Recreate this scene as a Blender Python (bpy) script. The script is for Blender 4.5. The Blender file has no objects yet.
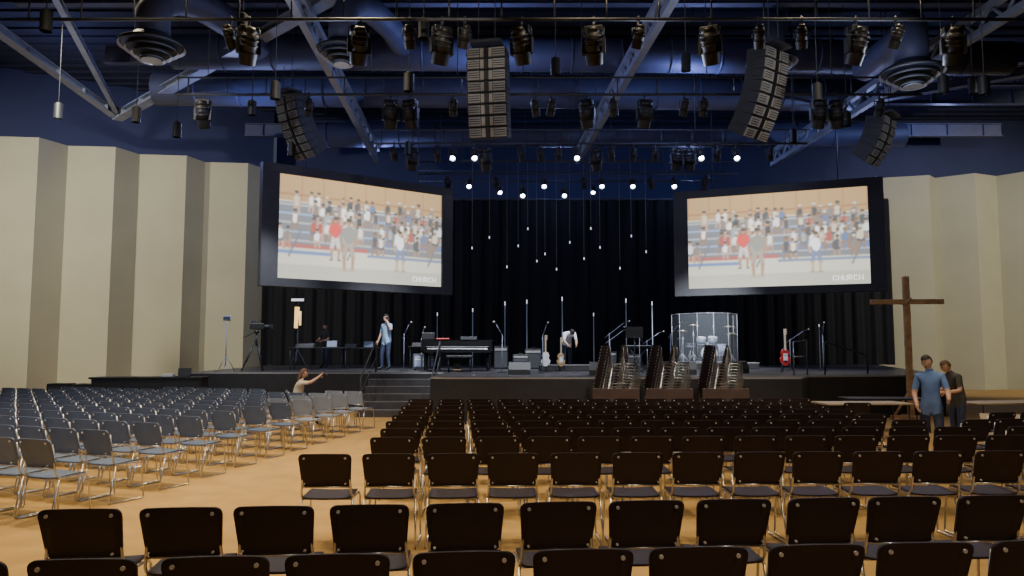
import bpy, bmesh, math, random
from mathutils import Vector, Matrix
random.seed(7)
R = math.radians
scene = bpy.context.scene
COL = scene.collection

# ------------------------------------------------------------------ materials
def mat(name, col, rough=0.6, metal=0.0, emit=None, es=0.0, noise=0.0, nscale=8.0, bump=0.0, alpha=1.0, spec=0.5, bscale=None):
    m = bpy.data.materials.new(name); m.use_nodes = True
    nt = m.node_tree; b = nt.nodes['Principled BSDF']
    b.inputs['Base Color'].default_value = (*col, 1)
    b.inputs['Roughness'].default_value = rough
    b.inputs['Metallic'].default_value = metal
    b.inputs['Specular IOR Level'].default_value = spec
    if alpha < 1: b.inputs['Alpha'].default_value = alpha
    if emit:
        b.inputs['Emission Color'].default_value = (*emit, 1)
        b.inputs['Emission Strength'].default_value = es
    if noise > 0 or bump > 0:
        tc = nt.nodes.new('ShaderNodeTexCoord')
        n = nt.nodes.new('ShaderNodeTexNoise'); n.inputs['Scale'].default_value = nscale
        n.inputs['Detail'].default_value = 5
        nt.links.new(tc.outputs['Object'], n.inputs['Vector'])
        if noise > 0:
            r = nt.nodes.new('ShaderNodeValToRGB')
            r.color_ramp.elements[0].position = 0.3; r.color_ramp.elements[1].position = 0.7
            r.color_ramp.elements[0].color = (*[max(0, c*(1-noise)) for c in col], 1)
            r.color_ramp.elements[1].color = (*[min(1, c*(1+noise)) for c in col], 1)
            nt.links.new(n.outputs['Fac'], r.inputs['Fac'])
            nt.links.new(r.outputs['Color'], b.inputs['Base Color'])
        if bump > 0:
            bp = nt.nodes.new('ShaderNodeBump'); bp.inputs['Strength'].default_value = bump
            bp.inputs['Distance'].default_value = 0.02
            n2 = nt.nodes.new('ShaderNodeTexNoise'); n2.inputs['Scale'].default_value = bscale or nscale*6
            nt.links.new(tc.outputs['Object'], n2.inputs['Vector'])
            nt.links.new(n2.outputs['Fac'], bp.inputs['Height'])
            nt.links.new(bp.outputs['Normal'], b.inputs['Normal'])
    return m

M = {}
M['carpet'] = mat('carpet_tan', (0.48, 0.30, 0.115), 1.0, noise=0.12, nscale=2.2, bump=0.5, bscale=90, spec=.05)
M['wall'] = mat('wall_sage_beige', (0.42, 0.395, 0.275), 0.9, noise=0.05, nscale=0.7, bump=0.2, bscale=60)
M['navy'] = mat('upper_wall_navy', (0.030, 0.038, 0.10), 0.85, noise=0.1, nscale=0.5)
M['ceil'] = mat('ceiling_deck_navy', (0.018, 0.021, 0.045), 0.9, noise=0.15, nscale=1)
M['steel'] = mat('painted_steel_blue', (0.08, 0.09, 0.16), 0.6, 0.2, noise=0.1, nscale=3)
M['steel2'] = mat('painted_steel_grey', (0.25, 0.28, 0.37), 0.55, 0.1, noise=0.1, nscale=3)
M['duct'] = mat('duct_blue', (0.07, 0.08, 0.15), 0.6, 0.2, noise=0.1, nscale=2)
M['ductl'] = mat('diffuser_metal', (0.5, 0.55, 0.65), 0.5, 0.1, noise=0.05, nscale=2)
M['curtain'] = mat('curtain_black', (0.006, 0.006, 0.008), 0.95, noise=0.2, nscale=4)
M['stage'] = mat('stage_floor_black', (0.06, 0.057, 0.06), 0.38, noise=0.3, nscale=2, bump=0.1)
M['fascia'] = mat('stage_fascia_black', (0.018, 0.018, 0.019), 0.6, noise=0.2, nscale=3)
M['nosing'] = mat('step_nosing', (0.28, 0.27, 0.26), 0.5, noise=0.1)
M['shell'] = mat('chair_shell_brown', (0.022, 0.013, 0.014), 0.55, noise=0.15, nscale=5, spec=0.3)
M['shell_sheen'] = mat('chair_shell_blue_sheen', (0.10, 0.135, 0.20), 0.5, noise=0.15, nscale=5)  # blue light sheen put into the colour; shells are the same brown chairs
M['shellg'] = mat('chair_shell_grey', (0.28, 0.32, 0.38), 0.5, noise=0.1, nscale=5)
M['chrome'] = mat('chrome_tube', (0.66, 0.65, 0.64), 0.28, 1.0, noise=0.05)
M['bolt'] = mat('bolt_steel', (0.6, 0.6, 0.62), 0.35, 0.5, noise=0.05)
M['black'] = mat('black_plastic', (0.014, 0.014, 0.015), 0.5, noise=0.15)
M['blackg'] = mat('black_gloss', (0.010, 0.010, 0.011), 0.15, noise=0.1)
M['dgrey'] = mat('dark_grey_metal', (0.05, 0.052, 0.06), 0.55, 0.2, noise=0.1)
M['frame'] = mat('screen_frame_grey', (0.06, 0.06, 0.065), 0.6, noise=0.1)
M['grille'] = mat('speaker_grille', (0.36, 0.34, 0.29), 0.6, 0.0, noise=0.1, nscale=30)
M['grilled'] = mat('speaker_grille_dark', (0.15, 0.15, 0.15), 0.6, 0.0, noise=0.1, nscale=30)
M['cab'] = mat('speaker_cabinet', (0.04, 0.04, 0.042), 0.6, noise=0.1)
M['lens'] = mat('lamp_lens_lit', (0.9, 0.9, 1), 0.3, emit=(0.86, 0.9, 1.0), es=60, noise=0.01)
M['lensoff'] = mat('lamp_lens_dark', (0.05, 0.06, 0.09), 0.1, noise=0.05)
M['bulb'] = mat('small_bulb', (1, 1, 1), 0.4, emit=(0.85, 0.88, 1.0), es=1.0, noise=0.01)
M['warm'] = mat('warm_lamp', (1, .8, .4), 0.4, emit=(1, 0.62, 0.22), es=1.6, noise=0.01)
M['wood'] = mat('cross_wood', (0.38, 0.23, 0.11), 0.7, noise=0.3, nscale=6, bump=0.3)
M['tan'] = mat('table_top_tan', (0.42, 0.33, 0.22), 0.5, noise=0.12, nscale=5)
M['brown'] = mat('cart_brown', (0.07, 0.040, 0.030), 0.5, noise=0.2, nscale=5)
M['white'] = mat('white_paint', (0.7, 0.7, 0.7), 0.4, noise=0.05)
M['red'] = mat('red_lacquer', (0.45, 0.03, 0.03), 0.35, noise=0.1)
M['sunb'] = mat('guitar_cream', (0.6, 0.5, 0.35), 0.3, noise=0.1)
M['brass'] = mat('cymbal_brass', (0.75, 0.6, 0.35), 0.3, 0.9, noise=0.1)
M['acryl'] = mat('acrylic_panel', (0.5, 0.55, 0.6), 0.03, alpha=0.07, noise=0.02)
M['skin'] = mat('skin', (0.56, 0.32, 0.21), 0.55, noise=0.08, nscale=10)
M['hairb'] = mat('hair_brown', (0.10, 0.05, 0.025), 0.7, noise=0.3, nscale=40)
M['haird'] = mat('hair_dark', (0.018, 0.013, 0.011), 0.7, noise=0.3, nscale=40)
M['eye'] = mat('eye_white', (0.8, 0.8, 0.8), 0.3, noise=0.02)
M['lip'] = mat('lips', (0.35, 0.12, 0.1), 0.5, noise=0.05)
M['sh_blue'] = mat('shirt_light_blue', (0.36, 0.52, 0.70), 0.85, noise=0.12, nscale=9, bump=0.3)
M['sh_blue2'] = mat('shirt_blue', (0.13, 0.22, 0.46), 0.85, noise=0.12, nscale=9, bump=0.3)
M['sh_white'] = mat('shirt_white', (0.75, 0.76, 0.82), 0.85, noise=0.06, nscale=9, bump=0.3)
M['sh_dark'] = mat('shirt_dark', (0.03, 0.03, 0.035), 0.85, noise=0.2, nscale=9, bump=0.3)
M['sh_green'] = mat('shirt_olive', (0.06, 0.055, 0.045), 0.85, noise=0.2, nscale=9, bump=0.3)
M['jean'] = mat('jeans_dark', (0.03, 0.04, 0.08), 0.85, noise=0.2, nscale=12, bump=0.3)
M['khaki'] = mat('khaki', (0.30, 0.22, 0.12), 0.85, noise=0.1, nscale=12)
M['shoe'] = mat('shoe_black', (0.01, 0.01, 0.01), 0.5, noise=0.1)

# ------------------------------------------------------------------ mesh helper
class MB:
    def __init__(s):
        s.bm = bmesh.new(); s.mats = []
    def mi(s, k):
        if k not in s.mats: s.mats.append(k)
        return s.mats.index(k)
    def _fin(s, verts, k, smooth=False):
        i = s.mi(k); fs = set()
        for v in verts:
            for f in v.link_faces: fs.add(f)
        for f in fs: f.material_index = i; f.smooth = smooth
    def box(s, c, size, k, rot=None, bevel=0.0):
        m = Matrix.Translation(c)
        if rot is not None: m = m @ (rot.to_4x4() if not isinstance(rot, (tuple, list)) else (Matrix.Rotation(rot[2], 4, 'Z') @ Matrix.Rotation(rot[1], 4, 'Y') @ Matrix.Rotation(rot[0], 4, 'X')))
        m = m @ Matrix.Diagonal((*size, 1))
        r = bmesh.ops.create_cube(s.bm, size=1, matrix=m)
        s._fin(r['verts'], k)
        if bevel > 0:
            es = set()
            for v in r['verts']:
                for e in v.link_edges: es.add(e)
            i = s.mi(k)
            rr = bmesh.ops.bevel(s.bm, geom=list(es), offset=bevel, segments=2, affect='EDGES', profile=0.5)
            for f in rr['faces']: f.material_index = i
    def cyl(s, p0, p1, r0, k, r1=None, n=10, smooth=True, caps=True):
        p0 = Vector(p0); p1 = Vector(p1); d = p1-p0; L = d.length
        if L < 1e-6: return
        q = d.to_track_quat('Z', 'Y').to_matrix().to_4x4()
        m = Matrix.Translation((p0+p1)/2) @ q
        r = bmesh.ops.create_cone(s.bm, cap_ends=caps, segments=n, radius1=r0, radius2=r0 if r1 is None else r1, depth=L, matrix=m)
        s._fin(r['verts'], k, False)
        if smooth:
            for v in r['verts']:
                for f in v.link_faces:
                    if len(f.verts) == 4: f.smooth = True
    def sph(s, c, r, k, seg=12, sc=(1, 1, 1), rot=None):
        m = Matrix.Translation(c)
        if rot is not None: m = m @ rot.to_4x4()
        m = m @ Matrix.Diagonal((*sc, 1))
        rr = bmesh.ops.create_uvsphere(s.bm, u_segments=seg, v_segments=max(6, seg//2+2), radius=r, matrix=m)
        s._fin(rr['verts'], k, True); return rr['verts']
    def tube(s, pts, r, k, n=6, closed=False):
        pts = [Vector(p) for p in pts]
        rings = []; N = len(pts); up = None
        for i, p in enumerate(pts):
            if closed: t = (pts[(i+1) % N]-pts[i-1])
            else: t = pts[min(i+1, N-1)]-pts[max(i-1, 0)]
            t.normalize()
            if up is None:
                up = Vector((0, 0, 1)) if abs(t.z) < 0.9 else Vector((1, 0, 0))
            a = t.cross(up)
            if a.length < 1e-4: a = t.orthogonal()
            a.normalize(); b = a.cross(t).normalized(); up = b
            rings.append([s.bm.verts.new(p+(a*math.cos(2*math.pi*j/n)+b*math.sin(2*math.pi*j/n))*r) for j in range(n)])
        i_ = s.mi(k)
        for i in range(N if closed else N-1):
            A = rings[i]; B = rings[(i+1) % N]
            for j in range(n):
                f = s.bm.faces.new((A[j], A[(j+1) % n], B[(j+1) % n], B[j])); f.material_index = i_; f.smooth = True
        if not closed:
            for rg in (rings[0], rings[-1]):
                f = s.bm.faces.new(rg); f.material_index = i_
    def prism(s, pts, z0, z1, k, ktop=None):
        a = [s.bm.verts.new((p[0], p[1], z0)) for p in pts]
        b = [s.bm.verts.new((p[0], p[1], z1)) for p in pts]
        i = s.mi(k); it = s.mi(ktop or k); n = len(pts)
        f = s.bm.faces.new(b); f.material_index = it
        f = s.bm.faces.new(a[::-1]); f.material_index = i
        for j in range(n):
            f = s.bm.faces.new((a[j], a[(j+1) % n], b[(j+1) % n], b[j])); f.material_index = i
    def plate(s, pts3, off, k):
        off = Vector(off)
        a = [s.bm.verts.new(p) for p in pts3]; b = [s.bm.verts.new(Vector(p)+off) for p in pts3]
        i = s.mi(k); n = len(a)
        for f in (s.bm.faces.new(a[::-1]), s.bm.faces.new(b)): f.material_index = i
        for j in range(n):
            f = s.bm.faces.new((a[j], a[(j+1) % n], b[(j+1) % n], b[j])); f.material_index = i
    def slab(s, fn, nu, vs, k):
        i = s.mi(k); G = []
        for side in (0, 1):
            G.append([[s.bm.verts.new(fn(-1+2*a/(nu-1), v, side)) for a in range(nu)] for v in vs])
        nv = len(vs)
        for side in (0, 1):
            for r in range(nv-1):
                for c in range(nu-1):
                    q = (G[side][r][c], G[side][r][c+1], G[side][r+1][c+1], G[side][r+1][c])
                    f = s.bm.faces.new(q if side == 0 else q[::-1]); f.material_index = i; f.smooth = True
        per = [(0, c) for c in range(nu)]+[(r, nu-1) for r in range(1, nv)]+[(nv-1, c) for c in range(nu-2, -1, -1)]+[(r, 0) for r in range(nv-2, 0, -1)]
        for j in range(len(per)):
            a = per[j]; b = per[(j+1) % len(per)]
            f = s.bm.faces.new((G[0][b[0]][b[1]], G[0][a[0]][a[1]], G[1][a[0]][a[1]], G[1][b[0]][b[1]])); f.material_index = i
    def mesh(s, name):
        bmesh.ops.recalc_face_normals(s.bm, faces=s.bm.faces[:])
        me = bpy.data.meshes.new(name); s.bm.to_mesh(me); s.bm.free()
        for k in s.mats: me.materials.append(M[k])
        return me
    def obj(s, name, loc=(0, 0, 0), rz=0.0, scale=1.0):
        return place(s.mesh(name), name, loc, rz, scale)

def place(me, name, loc=(0, 0, 0), rz=0.0, scale=1.0, rot=None):
    o = bpy.data.objects.new(name, me); COL.objects.link(o)
    o.location = loc; o.rotation_euler = rot or (0, 0, rz); o.scale = (scale,)*3
    return o

# ------------------------------------------------------------------ room shell
b = MB(); b.box((2, 16, -0.1), (56, 42, 0.2), 'carpet'); b.obj('floor')
CZ = 13.2; CT = CZ-.1
b = MB(); b.box((2, 16, CZ+0.1), (58, 44, 0.2), 'ceil')
for i in range(60):
    b.box((2, -4+i*0.7, CZ-0.04), (56, 0.18, 0.08), 'ceil')
b.obj('ceiling')

def pleat(name, pts, z1, k='wall'):
    b = MB(); i = b.mi(k)
    lo = [b.bm.verts.new((x, y, 0)) for x, y in pts]; hi = [b.bm.verts.new((x, y, z1)) for x, y in pts]
    for j in range(len(pts)-1):
        f = b.bm.faces.new((lo[j], lo[j+1], hi[j+1], hi[j])); f.material_index = i
    cap = [b.bm.verts.new((x, y+0.5, z1)) for x, y in pts]
    for j in range(len(pts)-1):
        f = b.bm.faces.new((hi[j], hi[j+1], cap[j+1], cap[j])); f.material_index = i
    return b.obj(name)
A = Vector((-20, 29.6)); dv = Vector((8.4, 5.1)); nn = Vector((.52, -.855))
tl = [(-.27, 0), (-.17, .8), (-.07, 0), (.106, .8), (.209, 0), (.38, .8), (.478, 0), (.658, .8), (.748, 0), (.919, .8), (1.02, 0)]
pleat('wall_left_front', [tuple(A+dv*t+nn*o) for t, o in tl], 10.2)
rp = [(17.4, 36.2), (19.8, 35.5), (20.4, 36.1), (21.7, 35.1), (23.1, 35.7), (23.9, 34.7), (25.6, 35.2), (26.6, 34.2), (28.5, 34.6)]
pleat('wall_right_front', rp, 10.1)
def wallseg(name, p, q, z0, z1, k):
    b = MB(); p = Vector(p); q = Vector(q); d = (q-p); L = d.length; a = math.atan2(d.y, d.x)
    b.box((0, 0, (z0+z1)/2), (L, 0.2, z1-z0), k)
    return b.obj(name, ((p.x+q.x)/2, (p.y+q.y)/2, 0), a)
wallseg('wall_upper_left', (-25.0, 27.2), (-11.4, 35.6), 0, CZ, 'navy')
wallseg('wall_back', (-11.6, 36.9), (29, 36.9), 0, CZ, 'navy')
wallseg('wall_left', (-24.5, -4.5), (-24.5, 28), 0, CZ, 'wall')
wallseg('wall_right', (29, -4.5), (29, 36.9), 0, CZ, 'wall')
wallseg('wall_rear', (-25, -4.5), (29, -4.5), 0, CZ, 'wall')

b = MB(); i = b.mi('curtain'); cols = 420; prev = None
for c in range(cols+1):
    x = -11.6+29.0*c/cols
    y = 34.75+0.11*math.sin(x*9)+0.05*math.sin(x*23+1)
    cur = (b.bm.verts.new((x, y, 1.16)), b.bm.verts.new((x, y, 8.75)))
    if prev:
        f = b.bm.faces.new((prev[0], cur[0], cur[1], prev[1])); f.material_index = i; f.smooth = True
    prev = cur
b.cyl((-11.6, 34.75, 8.78), (17.4, 34.75, 8.78), 0.05, 'dgrey')
b.obj('stage_curtain')

# ------------------------------------------------------------------ stage
SZ = 1.15
b = MB()
poly = [(-11.0, 34.5), (-9.8, 23.3), (-4.3, 23.2), (-2.05, 23.2), (-2.05, 19.2), (-1.6, 19.0), (7.2, 19.0), (7.9, 20.3), (12.0, 21.2), (16.6, 34.5)]
b.prism(poly, 0, SZ-0.04, 'fascia')
b.prism([(x, y) for x, y in poly], SZ-0.04, SZ, 'nosing', 'stage')
b.obj('stage_platform')
b = MB()
for k in range(1, 6):
    h = 0.1917*k; y0 = 23.19-0.45*(6-k)
    b.box((-3.17, (y0+y0+0.45)/2, h/2), (2.2, 0.45, h), 'stage')
    b.box((-3.17, y0+0.02, h+0.004), (2.2, 0.05, 0.012), 'nosing')
b.obj('stage_steps')
def rail(name, x, y0, z0, y1, z1):
    b = MB()
    b.tube([(x, y0, z0), (x, y0, z0+.85), (x, y0+.08, z0+.93), (x, y1-.08, z1+.93), (x, y1, z1+.86), (x, y1, z1)], 0.022, 'dgrey', 8)
    b.tube([(x, y0, z0+.45), (x, y1, z1+.45)], 0.018, 'dgrey', 6)
    return b.obj(name)
rail('stair_handrail', -2.2, 21.0, 0.1917, 23.3, SZ); rail('stair_handrail', -4.15, 21.0, 0.1917, 23.3, SZ)
b = MB(); b.tube([(7.6, 20.6, SZ), (7.6, 20.6, SZ+.9), (8.0, 20.7, SZ+.95), (8.0, 20.7, SZ)], .022, 'chrome', 8); b.tube([(7.6, 20.6, SZ+.5), (8.0, 20.7, SZ+.5)], .018, 'chrome'); b.obj('stair_handrail')
b = MB(); b.tube([(8.6, 21.0, SZ), (8.6, 21.0, SZ+.85), (8.7, 21.1, SZ+.9), (10.0, 21.6, SZ+.55), (10.1, 21.7, SZ+.4), (10.1, 21.7, SZ)], .022, 'dgrey', 8); b.obj('stair_handrail')
b = MB(); b.box((7.15, 28, SZ+.12), (3.0, 2.6, .24), 'fascia', bevel=.02); b.box((7.15, 26.72, SZ+.23), (3.0, .04, .03), 'nosing'); b.obj('drum_riser')
b = MB(); b.box((2.2, 25.2, SZ+.1), (2.6, 1.2, .2), 'fascia', bevel=.02); b.box((2.2, 24.6, SZ+.195), (2.6, .03, .02), 'nosing'); b.obj('stage_riser')

# ------------------------------------------------------------------ chairs
def chair_mesh(shell):
    b = MB()
    def backf(u, v, s):
        H2 = .158; r = .045; z = .705+v*H2; e = abs(v)*H2-(H2-r)
        w = .235+.012*v
        if e > 0: w = w-r+math.sqrt(max(0, r*r-e*e))
        x = u*w
        y = -.235-.05*v-0.35*x*x+(0 if s else .016)
        return (x, y, z+.01)
    vs = [-1, -.985, -.93, -.84, -.7, -.3, .3, .7, .84, .93, .985, 1]
    b.slab(backf, 9, vs, shell)
    def seatf(u, v, s):
        H2 = .21; r = .05; e = abs(v)*H2-(H2-r); w = .225
        if e > 0: w = w-r+math.sqrt(max(0, r*r-e*e))
        x = u*w
        z = .455+.18*x*x+(-.03*max(0, v-.5))+.012*v+(.014 if s else 0)
        return (x, .0+v*H2, z)
    b.slab(seatf, 7, vs, shell)
    for sx in (-1, 1):
        x = .225*sx
        b.cyl((x*.84, -.302, .835), (x*.84, -.312, .835), .011, 'bolt', n=8)
        b.cyl((x*.84, -.262, .60), (x*.84, -.280, .60), .008, 'bolt', n=8)
        b.tube([(x*.92, -.235, .82), (x*.98, -.215, .62), (x*1.02, -.20, .50), (x*1.04, -.16, .455), (x*1.04, .16, .45), (x*1.06, .20, .42), (x*1.12, .235, .03), (x*1.12, .22, .011), (x*1.12, -.24, .011), (x*1.12, -.26, .03), (x*1.05, -.16, .44)], .010, 'chrome', 6)
    b.tube([(-.234, .14, .44), (.234, .14, .44)], .009, 'chrome')
    b.tube([(-.234, -.15, .44), (.234, -.15, .44)], .009, 'chrome')
    b.tube([(-.225, -.213, .56), (.225, -.213, .56)], .008, 'chrome')
    return b.mesh('stacking_chair_'+shell)
CH = {k: chair_mesh(k) for k in ('shell', 'shell_sheen', 'shellg')}
def chair(x, y, rz, k='shell'):
    j = random.uniform(-1, 1)
    return place(CH[k], 'stacking_chair', (x+.01*j, y+.24, 0.001), rz+R(1.5)*j)
def row(x0, y0, slope, n, pitch=.577, i0=0):
    a = math.atan(slope)
    for i in range(i0, n): chair(x0+pitch*math.cos(a)*i, y0+pitch*math.sin(a)*i, a)
row(-1.40, 3.66, .075, 10, i0=-2)
row(-2.62, 4.72, .075, 13)
row(-1.72, 7.15, .035, 15)
for D in [8.55, 9.5, 10.45, 11.4, 12.35, 13.3, 14.2, 15.1]:
    x = -1.32-.07*(D-8.5)
    while x < 5.7:
        chair(x, D+.03*x, R(1.7)); x += .575
    if D < 11.8:
        a = R(12); x0 = 6.35; y0 = D+.2; n = 7 if D < 10.8 else 5
        for i in range(n):
            X = x0+.575*math.cos(a)*i; Y = y0+.575*math.sin(a)*i
            if math.hypot(X-6.75, Y+.2-12.15) < .6: continue
            chair(X, Y, a)
for (x, y, a) in [(10.6, 12.3, .5), (10.9, 13.3, .3), (11.2, 14.4, .4), (6.3, 14.0, -.1)]: chair(x, y, a)
a = R(-22)
WX, WY = -5.1, 18.35
for k in range(11):
    D = 8.3+.95*k; ex = -5.05+.155*(D-8.2)
    for j in range(18):
        X = ex-.56*j*math.cos(a); Y = D+.56*j*math.sin(-a)
        if Y > 20.0 or X < -.72*Y-1.5: continue
        if math.hypot(X-WX, Y-WY) < .62 or math.hypot(X-WX-.5, Y+.24-WY-.1) < .5: continue
        chair(X, Y, a, 'shellg' if (k >= 7 and j < 2) else 'shell_sheen')
place(CH['shell_sheen'], 'stacking_chair', (WX, WY, 0.001), R(-72))

def stack_mesh():
    b = MB(); me = CH['shell']
    for mm in ('shell', 'chrome', 'bolt'): b.mi(mm)
    names = [m.name for m in me.materials]
    key = {'chair_shell_brown': 'shell', 'chrome_tube': 'chrome', 'bolt_steel': 'bolt'}
    for i in range(15):
        t = bpy.data.meshes.new('t'); bm2 = bmesh.new(); bm2.from_mesh(me)
        bmesh.ops.transform(bm2, matrix=Matrix.Translation((0, .024*i, .064*i+.17)), verts=bm2.verts)
        for f in bm2.faces: f.material_index = b.mi(key[names[f.material_index]])
        bm2.to_mesh(t); bm2.free(); b.bm.from_mesh(t); bpy.data.meshes.remove(t)
    return b.mesh('chair_stack')
SM = stack_mesh()
cart = MB()
cart.box((0, 0, .13), (1.05, .62, .04), 'brown', bevel=.01)
for sx in (-.45, .45):
    for sy in (-.25, .25):
        cart.cyl((sx-.015, sy, .05), (sx+.015, sy, .05), .05, 'black'); cart.box((sx, sy, .095), (.05, .05, .05), 'dgrey')
cart.box((0, -.30, .84), (1.02, .03, .32), 'brown', bevel=.012)
for sx in (-.47, .47): cart.tube([(sx, -.30, .13), (sx, -.30, 1.0)], .015, 'chrome')
CM = cart.mesh('chair_cart')
for x in (2.25, 3.4, 4.62):
    place(CM, 'chair_cart', (x, 16.85, 0.0))
    place(SM, 'chair_stack', (x-.16, 17.3, 0.0), R(-70)).scale = (.85, .62, 1)
    place(SM, 'chair_stack', (x+.30, 17.55, 0.0), R(-115)).scale = (.8, .62, 1)

# ------------------------------------------------------------------ screens
GW, GH = 330, 186
FONT = {'C': ["01110", "10001", "10000", "10000", "10000", "10001", "01110"], 'H': ["10001", "10001", "10001", "11111", "10001", "10001", "10001"],
        'U': ["10001", "10001", "10001", "10001", "10001", "10001", "01110"], 'R': ["11110", "10001", "10001", "11110", "10100", "10010", "10001"]}
rnd = random.Random(3)
img = [[(0.74, .70, .62)]*GW for _ in range(GH)]
def rect(x0, y0, x1, y1, c):
    for y in range(max(0, int(y0)), min(GH, int(y1))):
        for x in range(max(0, int(x0)), min(GW, int(x1))): img[y][x] = c
def ell(cx, cy, rx, ry, c):
    for y in range(max(0, int(cy-ry)), min(GH, int(cy+ry)+1)):
        for x in range(max(0, int(cx-rx)), min(GW, int(cx+rx)+1)):
            if ((x-cx)/rx)**2+((y-cy)/ry)**2 <= 1: img[y][x] = c
def line(x0, y0, x1, y1, w, c):
    n = int(max(abs(x1-x0), abs(y1-y0)))+1
    for i in range(n+1):
        t = i/n; ell(x0+(x1-x0)*t, y0+(y1-y0)*t, w, w, c)
rect(0, 0, GW, 26, (.62, .59, .53))
rect(0, 140, GW, GH, (.62, .42, .22))
rect(0, 150, GW, 153, (.50, .28, .12))
for x in range(0, GW, 41): rect(x, 140, x+2, GH, (.55, .32, .13))
BT = [66, 82, 98, 114, 130]
for q, y in enumerate(BT):
    rect(0, y-10, GW, y+1, (.30, .30, .35)); rect(0, y+1, GW, y+5, (.42, .52, .70) if q % 2 else (.55, .55, .58)); rect(0, y+5, GW, y+7, (.24, .24, .28))
rect(0, 56, 170, 63, (.58, .16, .16)); rect(190, 70, GW, 79, (.18, .30, .60)); rect(0, 45, 100, 51, (.22, .33, .60)); rect(170, 48, GW, 53, (.30, .34, .52))
for x0_ in (20, 130, 300): line(x0_, 40, x0_+22, 90, 1.5, (.25, .25, .3))
SK = [(.55, .36, .26), (.42, .27, .2), (.66, .46, .36)]
def seated(x, y, s, c):
    sk = rnd.choice(SK); lean = rnd.uniform(-1.5, 1.5); lg = rnd.choice([(.2, .22, .3), (.6, .55, .5), (.12, .12, .15), sk])
    line(x-2*s, y-1*s, x-2.6*s, y-8*s, 1.3*s, sk); line(x+2*s, y-1*s, x+2.8*s, y-8*s, 1.3*s, sk)
    ell(x, y, 4.2*s, 2.4*s, lg); ell(x+lean*.5, y+5.2*s, 3.5*s, 5.4*s, c)
    line(x-3.4*s, y+7*s, x-3.6*s, y+1.5*s, 1.0*s, c if rnd.random() < .4 else sk); line(x+3.4*s, y+7*s, x+3.2*s, y+1.2*s, 1.0*s, sk)
    ell(x+lean, y+12.8*s, 2.1*s, 2.7*s, sk); ell(x+lean, y+14.4*s, 2.2*s, 1.5*s, rnd.choice([(.1, .07, .05), (.3, .18, .1), (.7, .7, .7), (.05, .05, .05)]))
CC = [(.85, .85, .85), (.13, .13, .17), (.55, .13, .12), (.2, .28, .5), (.75, .68, .58), (.35, .3, .3), (.9, .9, .9), (.45, .5, .55), (.1, .1, .12), (.8, .8, .78)]
for y in BT[::-1]:
    x = rnd.uniform(2, 8)
    while x < GW:
        dens = .92 if (55 < x < 165 or 205 < x < 320) else .3
        if y > 120: dens *= .7
        if y < 70: dens *= .5
        if rnd.random() < dens: seated(x, y+3+rnd.uniform(-2, 2.5), rnd.uniform(1.35, 1.8), rnd.choice(CC))
        x += rnd.uniform(11, 18)
def fig(x, y0, h, c, p, arm=0):
    sk = rnd.choice(SK)
    for q in (-1, 1):
        line(x+q*h*.05, y0+h*.48, x+q*h*.09, y0+h*.25, h*.045, p); line(x+q*h*.09, y0+h*.25, x+q*h*.08, y0+2, h*.028, sk); line(x+q*h*.08, y0, x+q*h*.12, y0, 1.5, (.2, .2, .2))
    ell(x, y0+h*.52, h*.095, h*.07, p)
    ell(x, y0+h*.68, h*.105, h*.17, c); ell(x, y0+h*.77, h*.12, h*.06, c)
    line(x-h*.11, y0+h*.78, x-h*.15, y0+h*.62, h*.03, c); line(x-h*.15, y0+h*.62, x-h*.13, y0+h*.48, h*.024, sk)
    if arm: line(x+h*.11, y0+h*.78, x+h*.22, y0+h*.86, h*.028, sk); line(x+h*.22, y0+h*.86, x+h*.16, y0+h*.99, h*.022, sk)
    else: line(x+h*.11, y0+h*.78, x+h*.15, y0+h*.62, h*.03, c); line(x+h*.15, y0+h*.62, x+h*.12, y0+h*.48, h*.024, sk)
    ell(x, y0+h*.93, h*.055, h*.07, sk); ell(x, y0+h*.965, h*.058, h*.04, (.12, .08, .06))
fig(106, 38, 80, (.80, .08, .08), (.75, .7, .68), 0); fig(132, 20, 98, (.40, .38, .36), (.5, .45, .4)); fig(238, 26, 78, (.93, .93, .93), (.28, .32, .5), 1)
ell(132, 20, 16, 2, (.55, .5, .42)); ell(238, 25, 14, 2, (.55, .5, .42))
# soften like an out-of-focus live feed
for _ in range(2):
    out_ = []
    for y in range(GH):
        r_ = []
        ya, yb = img[max(0, y-1)], img[min(GH-1, y+1)]; yc = img[y]
        for x in range(GW):
            xa, xb = max(0, x-1), min(GW-1, x+1)
            r_.append(tuple((4*yc[x][q]+2*(yc[xa][q]+yc[xb][q]+ya[x][q]+yb[x][q])+ya[xa][q]+ya[xb][q]+yb[xa][q]+yb[xb][q])/16 for q in range(3)))
        out_.append(r_)
    img = out_
tx = 266
for ch in "CHURCH":
    for r_, rowb in enumerate(FONT[ch]):
        for c_, bit in enumerate(rowb):
            if bit == '1': rect(tx+round(c_*1.4), 8+(6-r_)*1.4, tx+round(c_*1.4)+1.5, 9.6+(6-r_)*1.4, (1.25, 1.25, 1.25))
    tx += 9
for y in range(GH):
    for x in range(GW):
        n_ = (1+rnd.uniform(-.04, .04))*(1.12-.3*abs(x/GW-.45)); c = img[y][x]; img[y][x] = (c[0]*n_, c[1]*n_, c[2]*n_)
sm = bpy.data.materials.new('projected_gym_picture'); sm.use_nodes = True
nt = sm.node_tree; bs = nt.nodes['Principled BSDF']; at = nt.nodes.new('ShaderNodeAttribute'); at.attribute_name = 'pic'
bs.inputs['Base Color'].default_value = (.02, .02, .02, 1)
nt.links.new(at.outputs['Color'], bs.inputs['Emission Color']); bs.inputs['Emission Strength'].default_value = 1.55
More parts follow.
